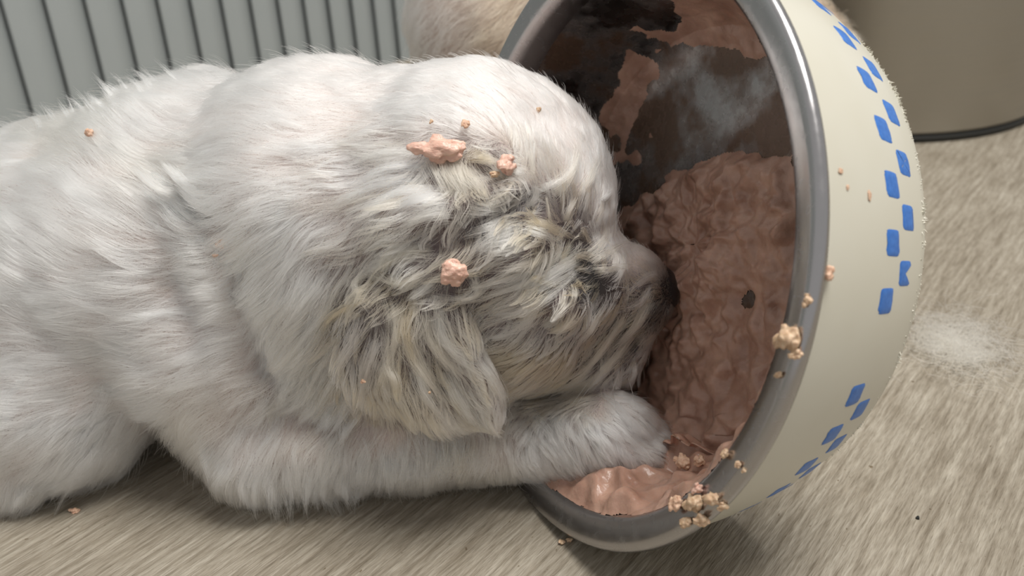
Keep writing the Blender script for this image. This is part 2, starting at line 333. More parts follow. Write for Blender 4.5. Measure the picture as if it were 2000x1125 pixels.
def puppy_base(P):
    d = s_cap(P, (-19, 32, 5.3), (-12, 30.6, 6.5), 5.0, 5.45)
    d = smin(d, s_cap(P, (-33, 33.2, 5.0), (-19, 32, 5.3), 4.5, 5.0), 1.5)
    d = smin(d, s_ell(P, (-5.6, 28.6, 8.1), (5.0, 5.3, 5.35)), 0.7)           # neck and ruff
    d = smin(d, s_ell(P, (-9.8, 30.3, 8.1), (4.6, 4.6, 4.6)), 1.0)           # withers
    d = smin(d, s_cap(P, (-8, 26.7, 4.7), (-1.6, 25.7, 4.0), 2.2, 1.9), 1.0)   # throat
    d = smin(d, s_ell(P, (-1.15, 27.1, 8.95), (4.45, 4.5, 4.6)), 1.3)         # skull
    d = smin(d, s_ell(P, (-0.2, 25.2, 6.6), (2.9, 2.6, 2.4)), 1.0)            # cheek
    d = smin(d, s_cap(P, (0.9, 25.9, 6.9), (3.45, 26.1, 6.2), 2.45, 1.6), 0.7)   # upper jaw
    d = smin(d, s_cap(P, (0.9, 25.8, 4.95), (2.9, 25.8, 4.75), 1.65, 1.35), 0.6)   # lower jaw
    d = smin(d, s_ell(P, (2.2, 24.1, 7.7), (1.0, 0.8, 0.9)), 0.8)             # brow
    d = smin(d, s_cap(P, (-9.8, 26.8, 4.6), (-8.6, 25.6, 2.1), 2.9, 1.75), 1.0)   # shoulder, upper arm
    d = smin(d, s_cap(P, (-8.6, 25.6, 2.1), (-3.5, 25.2, 1.85), 1.75, 1.45), 0.5) # forearm
    d = smin(d, s_cap(P, (-3.5, 25.2, 1.85), (1.2, 24.6, 2.15), 1.45, 1.25), 0.4)
    d = smin(d, s_ell(P, (2.5, 24.2, 2.35), (1.7, 1.35, 1.3)), 0.5)            # paw
    for k in range(4):
        d = smin(d, s_cap(P, (2.7, 23.3 + 0.62 * k, 2.35), (4.15 - 0.22 * abs(k - 1.4), 23.2 + 0.66 * k, 2.1), 0.6, 0.45), 0.25)
    d = smin(d, s_ell(P, (-16.5, 27.3, 3.0), (4.2, 2.7, 3.0)), 1.5)            # near thigh
    d = smin(d, s_cap(P, (-16.5, 25.8, 1.2), (-19.5, 25.4, 0.95), 1.0, 0.85), 0.6)
    d = smin(d, s_cap(P, (-10, 33.5, 3.0), (-5, 33.8, 1.5), 2.0, 1.3), 1.0)    # far foreleg
    d = smin(d, s_cap(P, (-28, 28.5, 2.6), (-23, 27.0, 1.1), 2.4, 1.0), 1.0)   # hind legs
    d = smin(d, s_cap(P, (-28, 38.0, 2.6), (-23, 39.0, 1.1), 2.4, 1.0), 1.0)
    d = smin(d, s_cap(P, (-36, 33.4, 4.2), (-42, 34.5, 0.95), 1.3, 0.5), 1.0)  # tail
    d = smin(d, s_cap(P, (-3.4, 23.3, 8.3), (0.2, 22.9, 9.6), 0.7, 0.75), 0.8)      # ear root fold
    d = smin(d, s_cap(P, (-2.9, 23.0, 10.4), (0.2, 22.9, 10.9), 0.45, 0.4), 0.7)    # fold above the ear
    d = smin(d, ear_sdf(P), 0.16)
    d = smin(d, s_cap(P, (0.2, 22.75, 8.3), (1.6, 22.9, 7.7), 0.35, 0.4), 0.6)      # fold below the eye
    d = np.maximum(d, -(s_cap(P, (1.6, 22.85, 8.3), (2.35, 22.95, 8.55), 0.2, 0.18)))  # shut eye
    d = d + 0.10 * fbm(P * 0.55, 3, 2)
    return np.maximum(d, 0.12 - P[..., 2])
def march(px, py):
    d_ = unit(ray(px, py)); p = CAMP + d_ * 14
    for _ in range(80): p = p + d_ * 0.6 * puppy_base(p[None])[0]
    return p
GROOVES = [([(372, 400), (425, 465), (462, 530), (490, 620), (525, 715)], 0.55), ([(835, 470), (900, 455), (965, 405), (1050, 395)], 0.24), ([(735, 535), (800, 575), (870, 560)], 0.16), ([(1110, 500), (1150, 550), (1165, 600)], 0.13), ([(1275, 690), (1235, 665), (1200, 690)], 0.12)]
GROOVES = [([march(*q) for q in path], r_) for path, r_ in GROOVES]
def puppy_sdf(P):
    d = puppy_base(P)
    for pts_, r_ in GROOVES:
        for a_, b_ in zip(pts_, pts_[1:]):
            g_ = s_cap(P, a_, b_, r_, r_); d = -smin(-d, g_, 0.35)
    return d
PV, PF = surface_nets(puppy_sdf, (-45, 18, -0.5), (8, 44, 16), 0.21)
puppy = empty('puppy', (-8, 28, 0)); tag(puppy, 'cream white puppy lying on the floor with its head in the food bowl', 'puppy')
body_me = mesh(PV, PF); body = link('body', body_me, m_skin, puppy)
NV, NF = surface_nets(lambda P: smin(smin(s_ell(P, (4.75, 26.2, 6.45), (0.5, 0.85, 0.6)), s_ell(P, (4.9, 25.8, 6.25), (0.35, 0.4, 0.38)), 0.2), s_ell(P, (4.9, 26.6, 6.25), (0.35, 0.4, 0.38)), 0.2), (3.8, 25, 5.4), (6.2, 27.5, 7.4), 0.07)
link('nose', mesh(NV, NF), m_nose, puppy)
# ------------------------------------------------------------------ fur
# guides: pixel of the photograph, hair direction there (x right, y down), length cm, wet clumping 0-1, colour index
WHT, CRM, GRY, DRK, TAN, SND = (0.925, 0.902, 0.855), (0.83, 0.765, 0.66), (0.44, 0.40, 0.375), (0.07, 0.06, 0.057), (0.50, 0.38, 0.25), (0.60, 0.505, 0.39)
G = [
 # back and flank
 (0, 300, -1, -.15, 1.6, .3, WHT), (150, 260, -.9, -.4, 1.7, .35, CRM), (250, 200, -.8, -.55, 1.8, .4, CRM), (150, 400, -.95, -.3, 1.7, .3, WHT), (330, 330, -.9, -.35, 1.6, .4, CRM),
 (300, 250, -.9, -.4, 1.4, .3, WHT), (100, 550, -.95, -.25, 1.8, .35, WHT), (300, 500, -.95, -.2, 1.7, .35, WHT), (390, 420, -.85, -.45, 1.7, .5, WHT), (440, 560, -1, 0, 1.5, .4, WHT),
 (250, 650, -1, .05, 1.7, .4, WHT), (80, 720, -.9, .3, 1.7, .4, WHT), (300, 760, -.9, .3, 1.6, .4, WHT), (150, 880, -.6, .7, 1.6, .3, WHT), (50, 960, -.4, .85, 1.5, .25, WHT),
 (250, 900, -.6, .75, 1.6, .3, WHT), (500, 680, -.9, .3, 1.5, .4, WHT), (400, 830, -.6, .75, 1.5, .3, CRM),
 # top of the head and neck
 (600, 110, -1, -.08, 1.3, .25, WHT), (850, 100, -.97, -.2, .75, .15, WHT), (700, 150, -1, .0, 1.1, .2, WHT), (500, 130, -.95, -.2, 1.5, .3, WHT), (420, 150, -.9, -.3, 1.6, .35, WHT),
 (1000, 200, -.8, -.5, .65, .2, WHT), (1100, 260, -.45, -.9, .65, .35, WHT), (1160, 340, -.2, -1, .7, .5, WHT), (900, 200, -.95, -.2, .75, .25, WHT), (800, 220, -1, .05, .9, .4, WHT),
 (1050, 330, -.35, -.9, .8, .6, CRM), (1200, 400, -.1, -1, .55, .5, WHT),
 # behind the ear, arcs running back and down
 (780, 290, -1, .1, 1.3, .65, CRM), (700, 350, -.9, .35, 1.4, .65, WHT), (650, 450, -.65, .75, 1.5, .6, WHT), (790, 390, -.9, .45, 1.3, .75, CRM), (600, 330, -.95, .2, 1.4, .5, WHT),
 (550, 500, -.5, .85, 1.6, .5, WHT), (520, 400, -.8, .5, 1.6, .5, WHT), (580, 650, -.45, .9, 1.6, .6, WHT), (560, 760, -.5, .9, 1.6, .65, WHT), (640, 830, -.35, .95, 1.4, .55, CRM),
 (480, 480, -.6, .7, 1.5, .55, CRM), (500, 300, -.95, .1, 1.4, .35, WHT), (600, 230, -1, .05, 1.2, .3, WHT), (720, 470, -.5, .85, 1.3, .75, CRM),
 # ear
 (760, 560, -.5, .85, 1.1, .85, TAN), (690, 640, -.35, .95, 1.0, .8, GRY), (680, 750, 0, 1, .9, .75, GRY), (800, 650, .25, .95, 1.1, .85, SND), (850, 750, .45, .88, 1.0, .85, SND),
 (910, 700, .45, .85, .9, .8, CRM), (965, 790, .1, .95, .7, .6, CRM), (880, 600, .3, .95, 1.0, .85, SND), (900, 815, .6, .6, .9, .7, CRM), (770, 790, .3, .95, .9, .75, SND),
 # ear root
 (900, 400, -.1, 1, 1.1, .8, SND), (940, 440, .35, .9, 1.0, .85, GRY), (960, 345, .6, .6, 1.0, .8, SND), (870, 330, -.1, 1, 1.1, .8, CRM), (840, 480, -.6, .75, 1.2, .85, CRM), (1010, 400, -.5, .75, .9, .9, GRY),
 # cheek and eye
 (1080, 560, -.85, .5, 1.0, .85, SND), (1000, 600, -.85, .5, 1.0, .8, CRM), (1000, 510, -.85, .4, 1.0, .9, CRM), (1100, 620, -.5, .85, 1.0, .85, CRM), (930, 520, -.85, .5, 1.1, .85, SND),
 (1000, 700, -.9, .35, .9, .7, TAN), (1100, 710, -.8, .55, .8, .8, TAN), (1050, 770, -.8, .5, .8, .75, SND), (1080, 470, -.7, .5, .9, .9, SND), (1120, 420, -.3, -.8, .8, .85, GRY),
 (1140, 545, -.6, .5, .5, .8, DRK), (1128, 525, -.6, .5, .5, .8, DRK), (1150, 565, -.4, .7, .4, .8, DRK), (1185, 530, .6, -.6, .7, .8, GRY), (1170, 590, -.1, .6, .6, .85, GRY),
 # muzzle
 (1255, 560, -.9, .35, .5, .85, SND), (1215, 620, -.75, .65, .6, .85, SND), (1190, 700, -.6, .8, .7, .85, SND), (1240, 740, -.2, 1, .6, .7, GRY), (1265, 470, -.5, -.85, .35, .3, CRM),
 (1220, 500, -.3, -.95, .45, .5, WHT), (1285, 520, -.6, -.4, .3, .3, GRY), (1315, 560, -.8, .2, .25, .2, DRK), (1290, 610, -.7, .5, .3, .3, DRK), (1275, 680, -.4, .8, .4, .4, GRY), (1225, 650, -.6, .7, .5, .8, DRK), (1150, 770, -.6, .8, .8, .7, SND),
 # foreleg and paw
 (500, 950, .1, 1, 1.3, .5, WHT), (440, 1000, .15, 1, 1.3, .55, WHT), (600, 960, .15, 1, 1.2, .45, WHT), (530, 1010, .2, 1, 1.3, .6, WHT), (700, 930, 0, 1, 1.0, .4, WHT), (850, 920, .1, 1, .8, .35, CRM), (950, 900, .15, 1, .8, .45, CRM),
 (1050, 860, .25, .95, .8, .5, WHT), (1150, 840, .7, .65, .75, .55, WHT), (1250, 820, .8, .55, .65, .55, WHT), (1100, 910, .4, .9, .8, .5, WHT), (1200, 900, .7, .7, .7, .5, WHT), (1200, 790, .95, .1, .55, .4, WHT),
 (430, 880, -.2, 1, 1.3, .35, WHT), (600, 870, 0, 1, 1.3, .35, CRM), (350, 870, -.4, .9, 1.4, .3, CRM), (760, 880, 0, 1, 1.1, .35, CRM), (900, 860, .1, 1, .9, .4, SND),
]
GX = np.array([g[:2] for g in G], float); GD = unit(np.array([g[2:4] for g in G], float)); GLC = np.array([(*g[4:6], *g[6]) for g in G], float)
def guide(px, sharp=3.0):
    out_d = np.empty((len(px), 2)); out = np.empty((len(px), 5))
    for i in range(0, len(px), 20000):
        d2 = ((px[i:i + 20000, None] - GX[None]) ** 2).sum(-1) + 500.0; wgt = d2 ** (-sharp / 1.0 * 0.75); wgt /= wgt.sum(1, keepdims=True)
        out_d[i:i + 20000] = wgt @ GD; out[i:i + 20000] = wgt @ GLC
    return unit(out_d), out
def sample_mesh(V, Fq, n, wfun=None):
    T = np.concatenate([Fq[:, [0, 1, 2]], Fq[:, [0, 2, 3]]]); A, B, C_ = V[T[:, 0]], V[T[:, 1]], V[T[:, 2]]
    ar = np.linalg.norm(np.cross(B - A, C_ - A), axis=1) / 2
    if wfun is not None: ar = ar * wfun((A + B + C_) / 3, unit(np.cross(B - A, C_ - A)))
    k = rng.choice(len(T), n, p=ar / ar.sum()); u = rng.random((n, 2)); m = u.sum(1) > 1; u[m] = 1 - u[m]
    return A[k] + u[:, :1] * (B[k] - A[k]) + u[:, 1:] * (C_[k] - A[k])
def kd_of(P):
    kd = kdtree.KDTree(len(P))
    for i, p in enumerate(P): kd.insert(p, i)
    kd.balance(); return kd
def nearest(A, B, cell):                    # index of the nearest of B for each of A
    kd = kd_of(B.tolist()); f = kd.find; return np.array([f(p)[1] for p in A.tolist()])
def make_curves(name, P, rad, col, material, parent):
    n, k = P.shape[:2]; cu = bpy.data.hair_curves.new(name); cu.add_curves([k] * n)
    cu.attributes['position'].data.foreach_set('vector', (P * SC).astype(np.float32).ravel()) if 'position' in cu.attributes else cu.points.foreach_set('position', (P * SC).astype(np.float32).ravel())
    ra = cu.attributes.get('radius') or cu.attributes.new('radius', 'FLOAT', 'POINT'); ra.data.foreach_set('value', (rad * SC).astype(np.float32).ravel())
    ca = cu.attributes.new('fur_color', 'FLOAT_COLOR', 'CURVE'); ca.data.foreach_set('color', np.concatenate([col, np.ones((n, 1))], 1).astype(np.float32).ravel())
    cu.materials.append(material); o = bpy.data.objects.new(name, cu); COL.objects.link(o)
    if parent is not None: o.parent = parent; o.matrix_parent_inverse = Matrix.Translation(-parent.location)
    return o
def grow(R, N, D3, L, CL, COLR, npt=6, lift=0.35, clump=(0.20, 0.46, 1.1), rad=0.0048, wave=0.06, tint=True, zmin=0.06):
    """strands from roots R (normals N) combed along D3, length L, clumped by CL (0-1)"""
    n = len(R); s = np.linspace(0, 1, npt)[None, :, None]
    tang = unit(D3 - N * (D3 * N).sum(1, keepdims=True)); bn = np.cross(N, tang)
    lowf = vnoise(R * 0.9, 21)[:, None] * 0.55 + vnoise(R * 2.2, 22)[:, None] * 0.3      # broad cowlicks
    tang = unit(tang + bn * lowf * 0.55 + bn * rng.normal(0, 0.10, (n, 1)))
    lf = lift * (0.75 + 0.5 * rng.random((n, 1))) * (1 + 0.5 * vnoise(R * 1.3, 23)[:, None])
    if FLY is not None: lf = lf * (1 + FLY[:, None])
    d0 = unit(tang + N * lf * 1.6); d1 = unit(tang - N * 0.05)
    Lx = (L * (0.75 + 0.4 * rng.random(n)))[:, None, None]
    P = R[:, None, :] + Lx * (s * d0[:, None] * (1 - 0.5 * s) + 0.5 * s * s * d1[:, None])
    P = P + bn[:, None] * (np.sin(s * 5 + vnoise(R * 1.7, 31)[:, None, None] * 3) - np.sin(vnoise(R * 1.7, 31)[:, None, None] * 3)) * Lx * wave
    # clumps of several sizes
    tintv = np.zeros(n); wet = np.clip(CL, 0, 1)
    for lvl, size in enumerate(clump):
        nc = int(max(8, AREA_HINT / (size * size)))
        ci = rng.choice(n, min(nc, n), replace=False); a = ci[nearest(R, R[ci], size)]
        base = (wet * 0.95, wet ** 1.6 * 1.05, 0.18 + 0.25 * wet)[lvl]; amt = np.clip(base * (0.6 + 0.7 * rng.random(n)[a]), 0, 0.97)
        pw = s ** (1.3 - 0.7 * wet[:, None, None]) if lvl < 2 else s ** 1.6
        dl = np.linalg.norm(R - R[a], axis=1)[:, None, None]
        P = P + (P[a] + (R - R[a])[:, None] * (0.10 if lvl < 2 else 0.3) - P) * pw * amt[:, None, None] * np.clip(2.4 - dl / size, 0, 1)
        if lvl == 1: tintv = rng.random(n)[a]; cr = rng.random(n)[a]
    if tint:
        k = np.clip((tintv - 0.5) * 3.0, 0, 1)[:, None] * np.clip((CL - 0.25) * 1.6, 0.08, 1)[:, None]
        COLR = COLR * (1 - 0.75 * k) + 0.75 * k * np.array([0.58, 0.42, 0.24])
        COLR = COLR * (0.93 + 0.10 * cr[:, None])
    COLR = np.clip(COLR * (0.96 + 0.06 * rng.random((n, 1))), 0.01, 0.96)
    k_ = rng.random(n) < 0.035                                                # stray hairs standing off the coat
    Lk = (L[k_] * rng.uniform(0.8, 1.15, k_.sum()))[:, None, None]; dk_ = unit(d0[k_] + N[k_] * rng.uniform(0.1, 0.7, (k_.sum(), 1)) + rng.normal(0, 0.25, (k_.sum(), 3)))
    P[k_] = R[k_][:, None] + Lk * (s * dk_[:, None] * (1 - 0.4 * s) + 0.4 * s * s * tang[k_][:, None])
    P[..., 2] = np.maximum(P[..., 2], zmin)
    r = rad * (0.7 + 0.6 * rng.random((n, 1))) * (1 - 0.75 * s[0, :, 0][None] ** 2)
    return P, r, COLR
AREA_HINT = 0; FLY = None
N_FUR = 275000
def wfun(C_, Nn):
    px = proj(C_); vis = ((CAMP - C_) * Nn).sum(1) > -4.0
    inf = (px[:, 0] > -150) & (px[:, 0] < 1500) & (px[:, 1] > -100) & (px[:, 1] < 1250)
    d, lc = guide(px); return np.where(vis & inf, 1.0, 0.22) * (1 + 0.8 * (lc[:, 0] < 1.0)) * (1 + 0.7 * ((px[:, 0] > 1020) & (px[:, 1] > 770))) * (C_[:, 2] > 0.2) * (1 - 0.45 * np.clip((lc[:, 1] - 0.6) / 0.2, 0, 1))
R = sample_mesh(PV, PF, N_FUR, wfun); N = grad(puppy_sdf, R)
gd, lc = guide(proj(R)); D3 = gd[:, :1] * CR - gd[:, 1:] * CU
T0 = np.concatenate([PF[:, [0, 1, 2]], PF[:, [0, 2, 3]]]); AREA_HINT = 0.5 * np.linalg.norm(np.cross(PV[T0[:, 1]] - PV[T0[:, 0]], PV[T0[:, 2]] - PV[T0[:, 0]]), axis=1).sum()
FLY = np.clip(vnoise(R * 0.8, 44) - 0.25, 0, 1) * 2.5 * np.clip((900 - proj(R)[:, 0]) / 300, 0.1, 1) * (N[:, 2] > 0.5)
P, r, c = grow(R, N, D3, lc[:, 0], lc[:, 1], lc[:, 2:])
FLY = None
_, lv = guide(proj(PV)); dk = np.clip((0.75 - lv[:, 2:3]) / 0.5, 0, 1); wt = np.clip(lv[:, 1:2] - 0.35, 0, 0.5) * 2
sk = np.array([0.58, 0.49, 0.45]) * (1 - wt) + wt * np.array([0.13, 0.098, 0.098]); sk = sk * (1 - dk) + dk * np.array([0.03, 0.026, 0.026])
ca = body_me.attributes.new('skin_color', 'FLOAT_COLOR', 'POINT'); ca.data.foreach_set('color', np.concatenate([sk, np.ones((len(sk), 1))], 1).astype(np.float32).ravel())
# single locks that stand out in the photograph
from mathutils.bvhtree import BVHTree
bvh_p = BVHTree.FromPolygons(PV.tolist(), PF.tolist())
def hit(bvh, px, py):
    d = unit(ray(px, py)); h = bvh.ray_cast(Vector(CAMP), Vector(d)); return (np.array(h[0]), np.array(h[1])) if h[0] is not None else (None, None)
def z5(*v): return [(600 + x / 2.667, 250 + y / 2.667) for x, y in v]
def z7(*v): return [(550 + x / 2.812, 500 + y / 2.812) for x, y in v]
def z8(*v): return [(950 + x / 2.813, 450 + y / 2.813) for x, y in v]
def z4(*v): return [(x / 2.857, 370 + y / 2.857) for x, y in v]
LK = [  # path root > tip, colour, half width px, strands
 (z5((700, 150), (730, 300), (800, 460)), SND, 16, 200), (z5((740, 170), (800, 320), (900, 470)), SND, 14, 150), (z5((840, 140), (930, 175), (1010, 210)), TAN, 9, 120), (z5((1040, 220), (1090, 255), (1150, 290)), CRM, 7, 60),
 (z5((780, 190), (890, 330), (960, 430)), SND, 12, 140), (z5((900, 400), (960, 370), (1020, 320)), CRM, 8, 60), (z5((850, 420), (930, 430), (1010, 390)), CRM, 8, 60), (z5((1150, 500), (1230, 530), (1320, 570)), TAN, 9, 120), (z5((1140, 530), (1200, 570), (1260, 590)), CRM, 8, 80),
 (z5((1290, 340), (1360, 230), (1380, 60)), SND, 6, 70), (z5((1200, 320), (1310, 270), (1350, 200)), CRM, 6, 60), (z5((1420, 340), (1440, 260), (1482, 160)), SND, 6, 60), (z5((1520, 380), (1540, 320), (1500, 180)), WHT, 6, 50), (z5((1140, 410), (1165, 340), (1160, 270)), CRM, 6, 60), (z5((1350, 490), (1330, 430), (1365, 370)), SND, 6, 60),
 (z5((620, 200), (420, 225), (230, 330)), WHT, 8, 120), (z5((600, 280), (350, 310), (160, 410)), WHT, 8, 120), (z5((650, 330), (430, 380), (250, 530)), WHT, 9, 130), (z5((700, 380), (480, 420), (330, 610)), WHT, 9, 130), (z5((730, 440), (560, 470), (400, 600)), CRM, 9, 120), (z5((560, 130), (400, 150), (250, 200)), CRM, 7, 80),
  (z5((560, 600), (460, 640), (330, 750)), CRM, 10, 130), (z5((640, 640), (520, 680), (360, 780)), SND, 11, 140), (z5((600, 760), (480, 790), (330, 770)), SND, 9, 100),
 (z5((1110, 530), (960, 590), (850, 660)), CRM, 13, 170), (z5((1050, 480), (930, 540), (820, 590)), CRM, 9, 100), (z5((1130, 600), (1000, 640), (900, 640)), CRM, 9, 100),
 (z5((1410, 680), (1150, 780), (890, 850)), CRM, 9, 130), (z5((1400, 720), (1180, 830), (930, 930)), CRM, 9, 130), (z5((1380, 780), (1190, 900), (920, 1000)), CRM, 9, 130), (z5((1340, 850), (1320, 950), (1270, 1010)), SND, 5, 40), (z5((1390, 830), (1370, 900), (1330, 1000)), SND, 5, 40), (z5((1260, 690), (1060, 750), (880, 800)), CRM, 8, 100), (z5((1200, 880), (1130, 1000), (980, 1060)), CRM, 9, 110), (z5((1300, 640), (1120, 690), (960, 720)), SND, 8, 90),
 (z5((1480, 700), (1560, 660), (1665, 610)), SND, 5, 40), (z5((1490, 740), (1570, 740), (1660, 740)), SND, 5, 40), (z5((1470, 660), (1515, 600), (1535, 510)), SND, 6, 50),
 (z7((470, 250), (250, 320), (165, 470)), TAN, 6, 90), (z7((440, 330), (300, 430), (180, 530)), SND, 9, 120), (z7((600, 260), (640, 420), (590, 610)), SND, 9, 120), (z7((720, 250), (680, 420), (740, 640)), TAN, 9, 120), (z7((780, 330), (850, 490), (1010, 640)), SND, 9, 130),
 (z7((870, 300), (910, 470), (1090, 650)), CRM, 9, 130), (z7((1020, 320), (1070, 420), (1060, 530)), WHT, 7, 90), (z7((690, 500), (780, 640), (890, 810)), SND, 9, 120), (z7((750, 600), (790, 760), (930, 910)), CRM, 9, 120), (z7((580, 600), (660, 720), (620, 850)), SND, 8, 100),
 (z7((1100, 590), (1190, 800), (1190, 930)), CRM, 9, 120), (z7((900, 650), (1040, 850), (1190, 950)), CRM, 9, 120), (z7((420, 440), (340, 620), (340, 760)), GRY, 8, 90), (z7((520, 470), (470, 650), (470, 810)), GRY, 8, 90), (z7((610, 560), (560, 700), (540, 830)), SND, 8, 80), (z7((320, 500), (280, 620), (290, 740)), GRY, 7, 80), (z7((960, 740), (1080, 900), (1230, 900)), CRM, 7, 80),
 (z7((820, 130), (740, 230), (690, 250)), CRM, 7, 80), (z7((1060, 130), (1000, 220), (760, 260)), CRM, 8, 100), (z7((480, 100), (440, 170), (500, 290)), SND, 7, 80), (z7((620, 20), (540, 60), (480, 110)), CRM, 8, 80),
 (z7((200, 640), (120, 740), (70, 850)), WHT, 9, 110), (z7((110, 560), (80, 640), (60, 720)), WHT, 8, 90), (z7((300, 760), (260, 860), (250, 970)), WHT, 9, 110), (z7((360, 880), (340, 960), (335, 1030)), WHT, 8, 90), (z7((40, 680), (10, 740), (-20, 800)), WHT, 8, 90), (z7((240, 800), (210, 860), (190, 920)), WHT, 7, 80),
 (z8((940, 250), (830, 280), (720, 340)), GRY, 5, 70), (z8((900, 330), (800, 400), (690, 430)), GRY, 6, 70), (z8((890, 390), (790, 520), (650, 650)), SND, 8, 110), (z8((750, 490), (590, 650), (410, 870)), SND, 8, 120), (z8((810, 560), (650, 730), (470, 870)), SND, 8, 110), (z8((640, 440), (540, 520), (470, 600)), SND, 7, 80), (z8((700, 700), (600, 790), (520, 860)), GRY, 6, 70), (z8((730, 740), (710, 830), (690, 900)), GRY, 6, 60), (z8((800, 740), (810, 830), (780, 900)), GRY, 6, 60),
 (z4((930, 90), (1060, 150), (1200, 240)), WHT, 6, 80), (z4((930, 140), (1080, 190), (1160, 250)), WHT, 5, 70), (z4((1000, 30), (1100, 90), (1190, 180)), WHT, 6, 80), (z4((1080, 270), (1140, 300), (1200, 320)), WHT, 5, 50), (z4((1190, 420), (1290, 425), (1390, 420)), CRM, 5, 50), (z4((1260, 560), (1340, 580), (1410, 560)), WHT, 5, 50), (z4((1280, 600), (1340, 635), (1400, 620)), WHT, 5, 50), (z4((1460, 420), (1400, 490), (1340, 540)), TAN, 6, 60), (z4((1500, 470), (1420, 600), (1370, 690)), CRM, 8, 90),
 ([(255, 215), (215, 195), (190, 165)], WHT, 6, 60), ([(285, 190), (245, 175), (222, 150)], WHT, 5, 50), ([(270, 205), (225, 190), (205, 178)], WHT, 5, 50), ([(310, 180), (270, 165), (266, 140)], CRM, 5, 60), ([(230, 225), (190, 212), (175, 195)], WHT, 5, 50),
 ([(600, 110), (565, 98), (548, 84)], CRM, 5, 60), ([(640, 105), (600, 92), (570, 82)], CRM, 5, 60), ([(690, 90), (640, 72), (628, 70)], WHT, 5, 50), ([(735, 80), (705, 60), (690, 40)], WHT, 4, 40), ([(770, 75), (750, 55), (742, 26)], WHT, 4, 30), ([(460, 125), (430, 112), (420, 100)], WHT, 5, 50),
 ([(270, 900), (240, 930), (205, 975)], WHT, 10, 160), ([(260, 905), (235, 940), (190, 985)], WHT, 8, 120),
]
def fringe(line, n, root, tip, colr, hw, ns, jit=10):
    line = np.array(line, float); sg = np.r_[0, np.cumsum(np.linalg.norm(np.diff(line, axis=0), axis=1))]
    for k in range(n):
        u = (k + rng.random()) / n * sg[-1]; p = np.array([np.interp(u, sg, line[:, 0]), np.interp(u, sg, line[:, 1])]) + rng.normal(0, jit, 2)
        f = rng.uniform(0.75, 1.25); a_, b_ = np.array(root) * f, np.array(tip) * f + rng.normal(0, 6, 2)
        LK.append(([tuple(p + a_), tuple(p + 0.5 * (a_ + b_) + rng.normal(0, 4, 2)), tuple(p + b_)], colr, hw * rng.uniform(0.7, 1.2), ns))
fringe([(455, 500), (478, 600), (505, 680), (555, 760), (610, 815), (670, 850)], 46, (38, -62), (-14, 22), WHT, 7, 70)          # ruff over the shoulder
fringe([(520, 420), (545, 560), (600, 690), (640, 790)], 34, (30, -55), (-22, 30), WHT, 7, 60, 22)
fringe([(375, 965), (430, 1010), (520, 1030), (600, 1022), (690, 990), (800, 960), (930, 930)], 70, (-4, -70), (4, -6), WHT, 11, 55, 8)   # fringe of the foreleg
fringe([(400, 930), (520, 980), (650, 950), (800, 925)], 40, (-4, -55), (6, 25), WHT, 7, 50, 14)
fringe([(0, 1015), (90, 995), (180, 965), (260, 925)], 30, (22, -66), (-14, -2), WHT, 11, 60, 8)                                   # belly
fringe([(20, 820), (120, 860), (220, 840), (120, 930)], 40, (25, -45), (-25, 35), WHT, 8, 60, 30)
fringe([(330, 370), (380, 440), (420, 500)], 16, (-55, -22), (32, 14), WHT, 5, 45, 14)                                           # hair leaning into the neck crease
fringe([(60, 250), (130, 225), (200, 200), (270, 168), (340, 140)], 22, (28, 22), (-16, -14), WHT, 6, 26, 7)                     # back line
fringe([(1040, 860), (1120, 850), (1200, 830), (1260, 830)], 30, (-24, -24), (24, 28), WHT, 5, 40, 22)                           # paw
HP = []; HR = []; HC = []
for path, colr, hw, ns in LK:
    hh = [hit(bvh_p, *q) for q in path]; ok = [h for h in hh if h[0] is not None]
    if not ok: continue
    dref = (ok[0][0] - CAMP) @ CW; pts = []
    for q, h in zip(path, hh):
        if h[0] is None: pts.append((CAMP + ray(*q) * dref, np.array([0, 0, 1.0])))
        else: pts.append(h); dref = (h[0] - CAMP) @ CW
    dmin = min((p - CAMP) @ CW for p, _ in pts)
    off = (0.02, 0.27, 0.24); C3 = [p + n_ * o_ for (p, n_), o_ in zip(pts, off)]
    C3[1] = C3[1] + 0.7 * (C3[1] - 0.5 * (C3[0] + C3[2]))                                  # so that the curve passes through the middle point
    wcm = hw * ((pts[0][0] - CAMP) @ CW) / F_PX; side = unit(np.cross(C3[2] - C3[0], pts[1][1])); ns = int(ns * 1.0)
    u_ = rng.normal(0, 1, (ns, 1)); v_ = rng.normal(0, 1, (ns, 1)); f_ = rng.normal(0, 1, (ns, 1)); sh = rng.uniform(0.55, 1.08, (ns, 1))
    A0 = C3[0] + side * wcm * 1.1 * u_ + unit(C3[0] - C3[2]) * wcm * 0.8 * rng.normal(0, 1, (ns, 1)); A1 = C3[1] + side * wcm * (0.75 * u_ + 0.4 * f_) + pts[1][1] * 0.08 * v_
    A2 = C3[0] + (C3[2] - C3[0]) * sh + side * wcm * (0.15 * u_ + 0.75 * f_ * rng.random((ns, 1))) + pts[2][1] * 0.07 * v_
    tt = np.linspace(0, 1, 7)[None, :, None]; HP.append((1 - tt) ** 2 * A0[:, None] + 2 * tt * (1 - tt) * A1[:, None] + tt ** 2 * A2[:, None])
    HR.append(0.0040 * (0.8 + 0.5 * rng.random((ns, 1))) * (1 - 0.75 * tt[0, :, 0][None] ** 2)); HC.append(np.array(colr) * (0.94 + 0.12 * rng.random((ns, 1))))
HP = np.concatenate(HP); HR = np.concatenate(HR); HC = np.clip(np.concatenate(HC), 0, 0.94); HP[..., 2] = np.maximum(HP[..., 2], 0.05)
tag(make_curves('fur', P, r, c, m_fur, puppy), kind='stuff')
tag(make_curves('wet_fur_locks', HP, HR, HC, m_fur, puppy), 'matted yellowish locks of damp fur', kind='stuff')
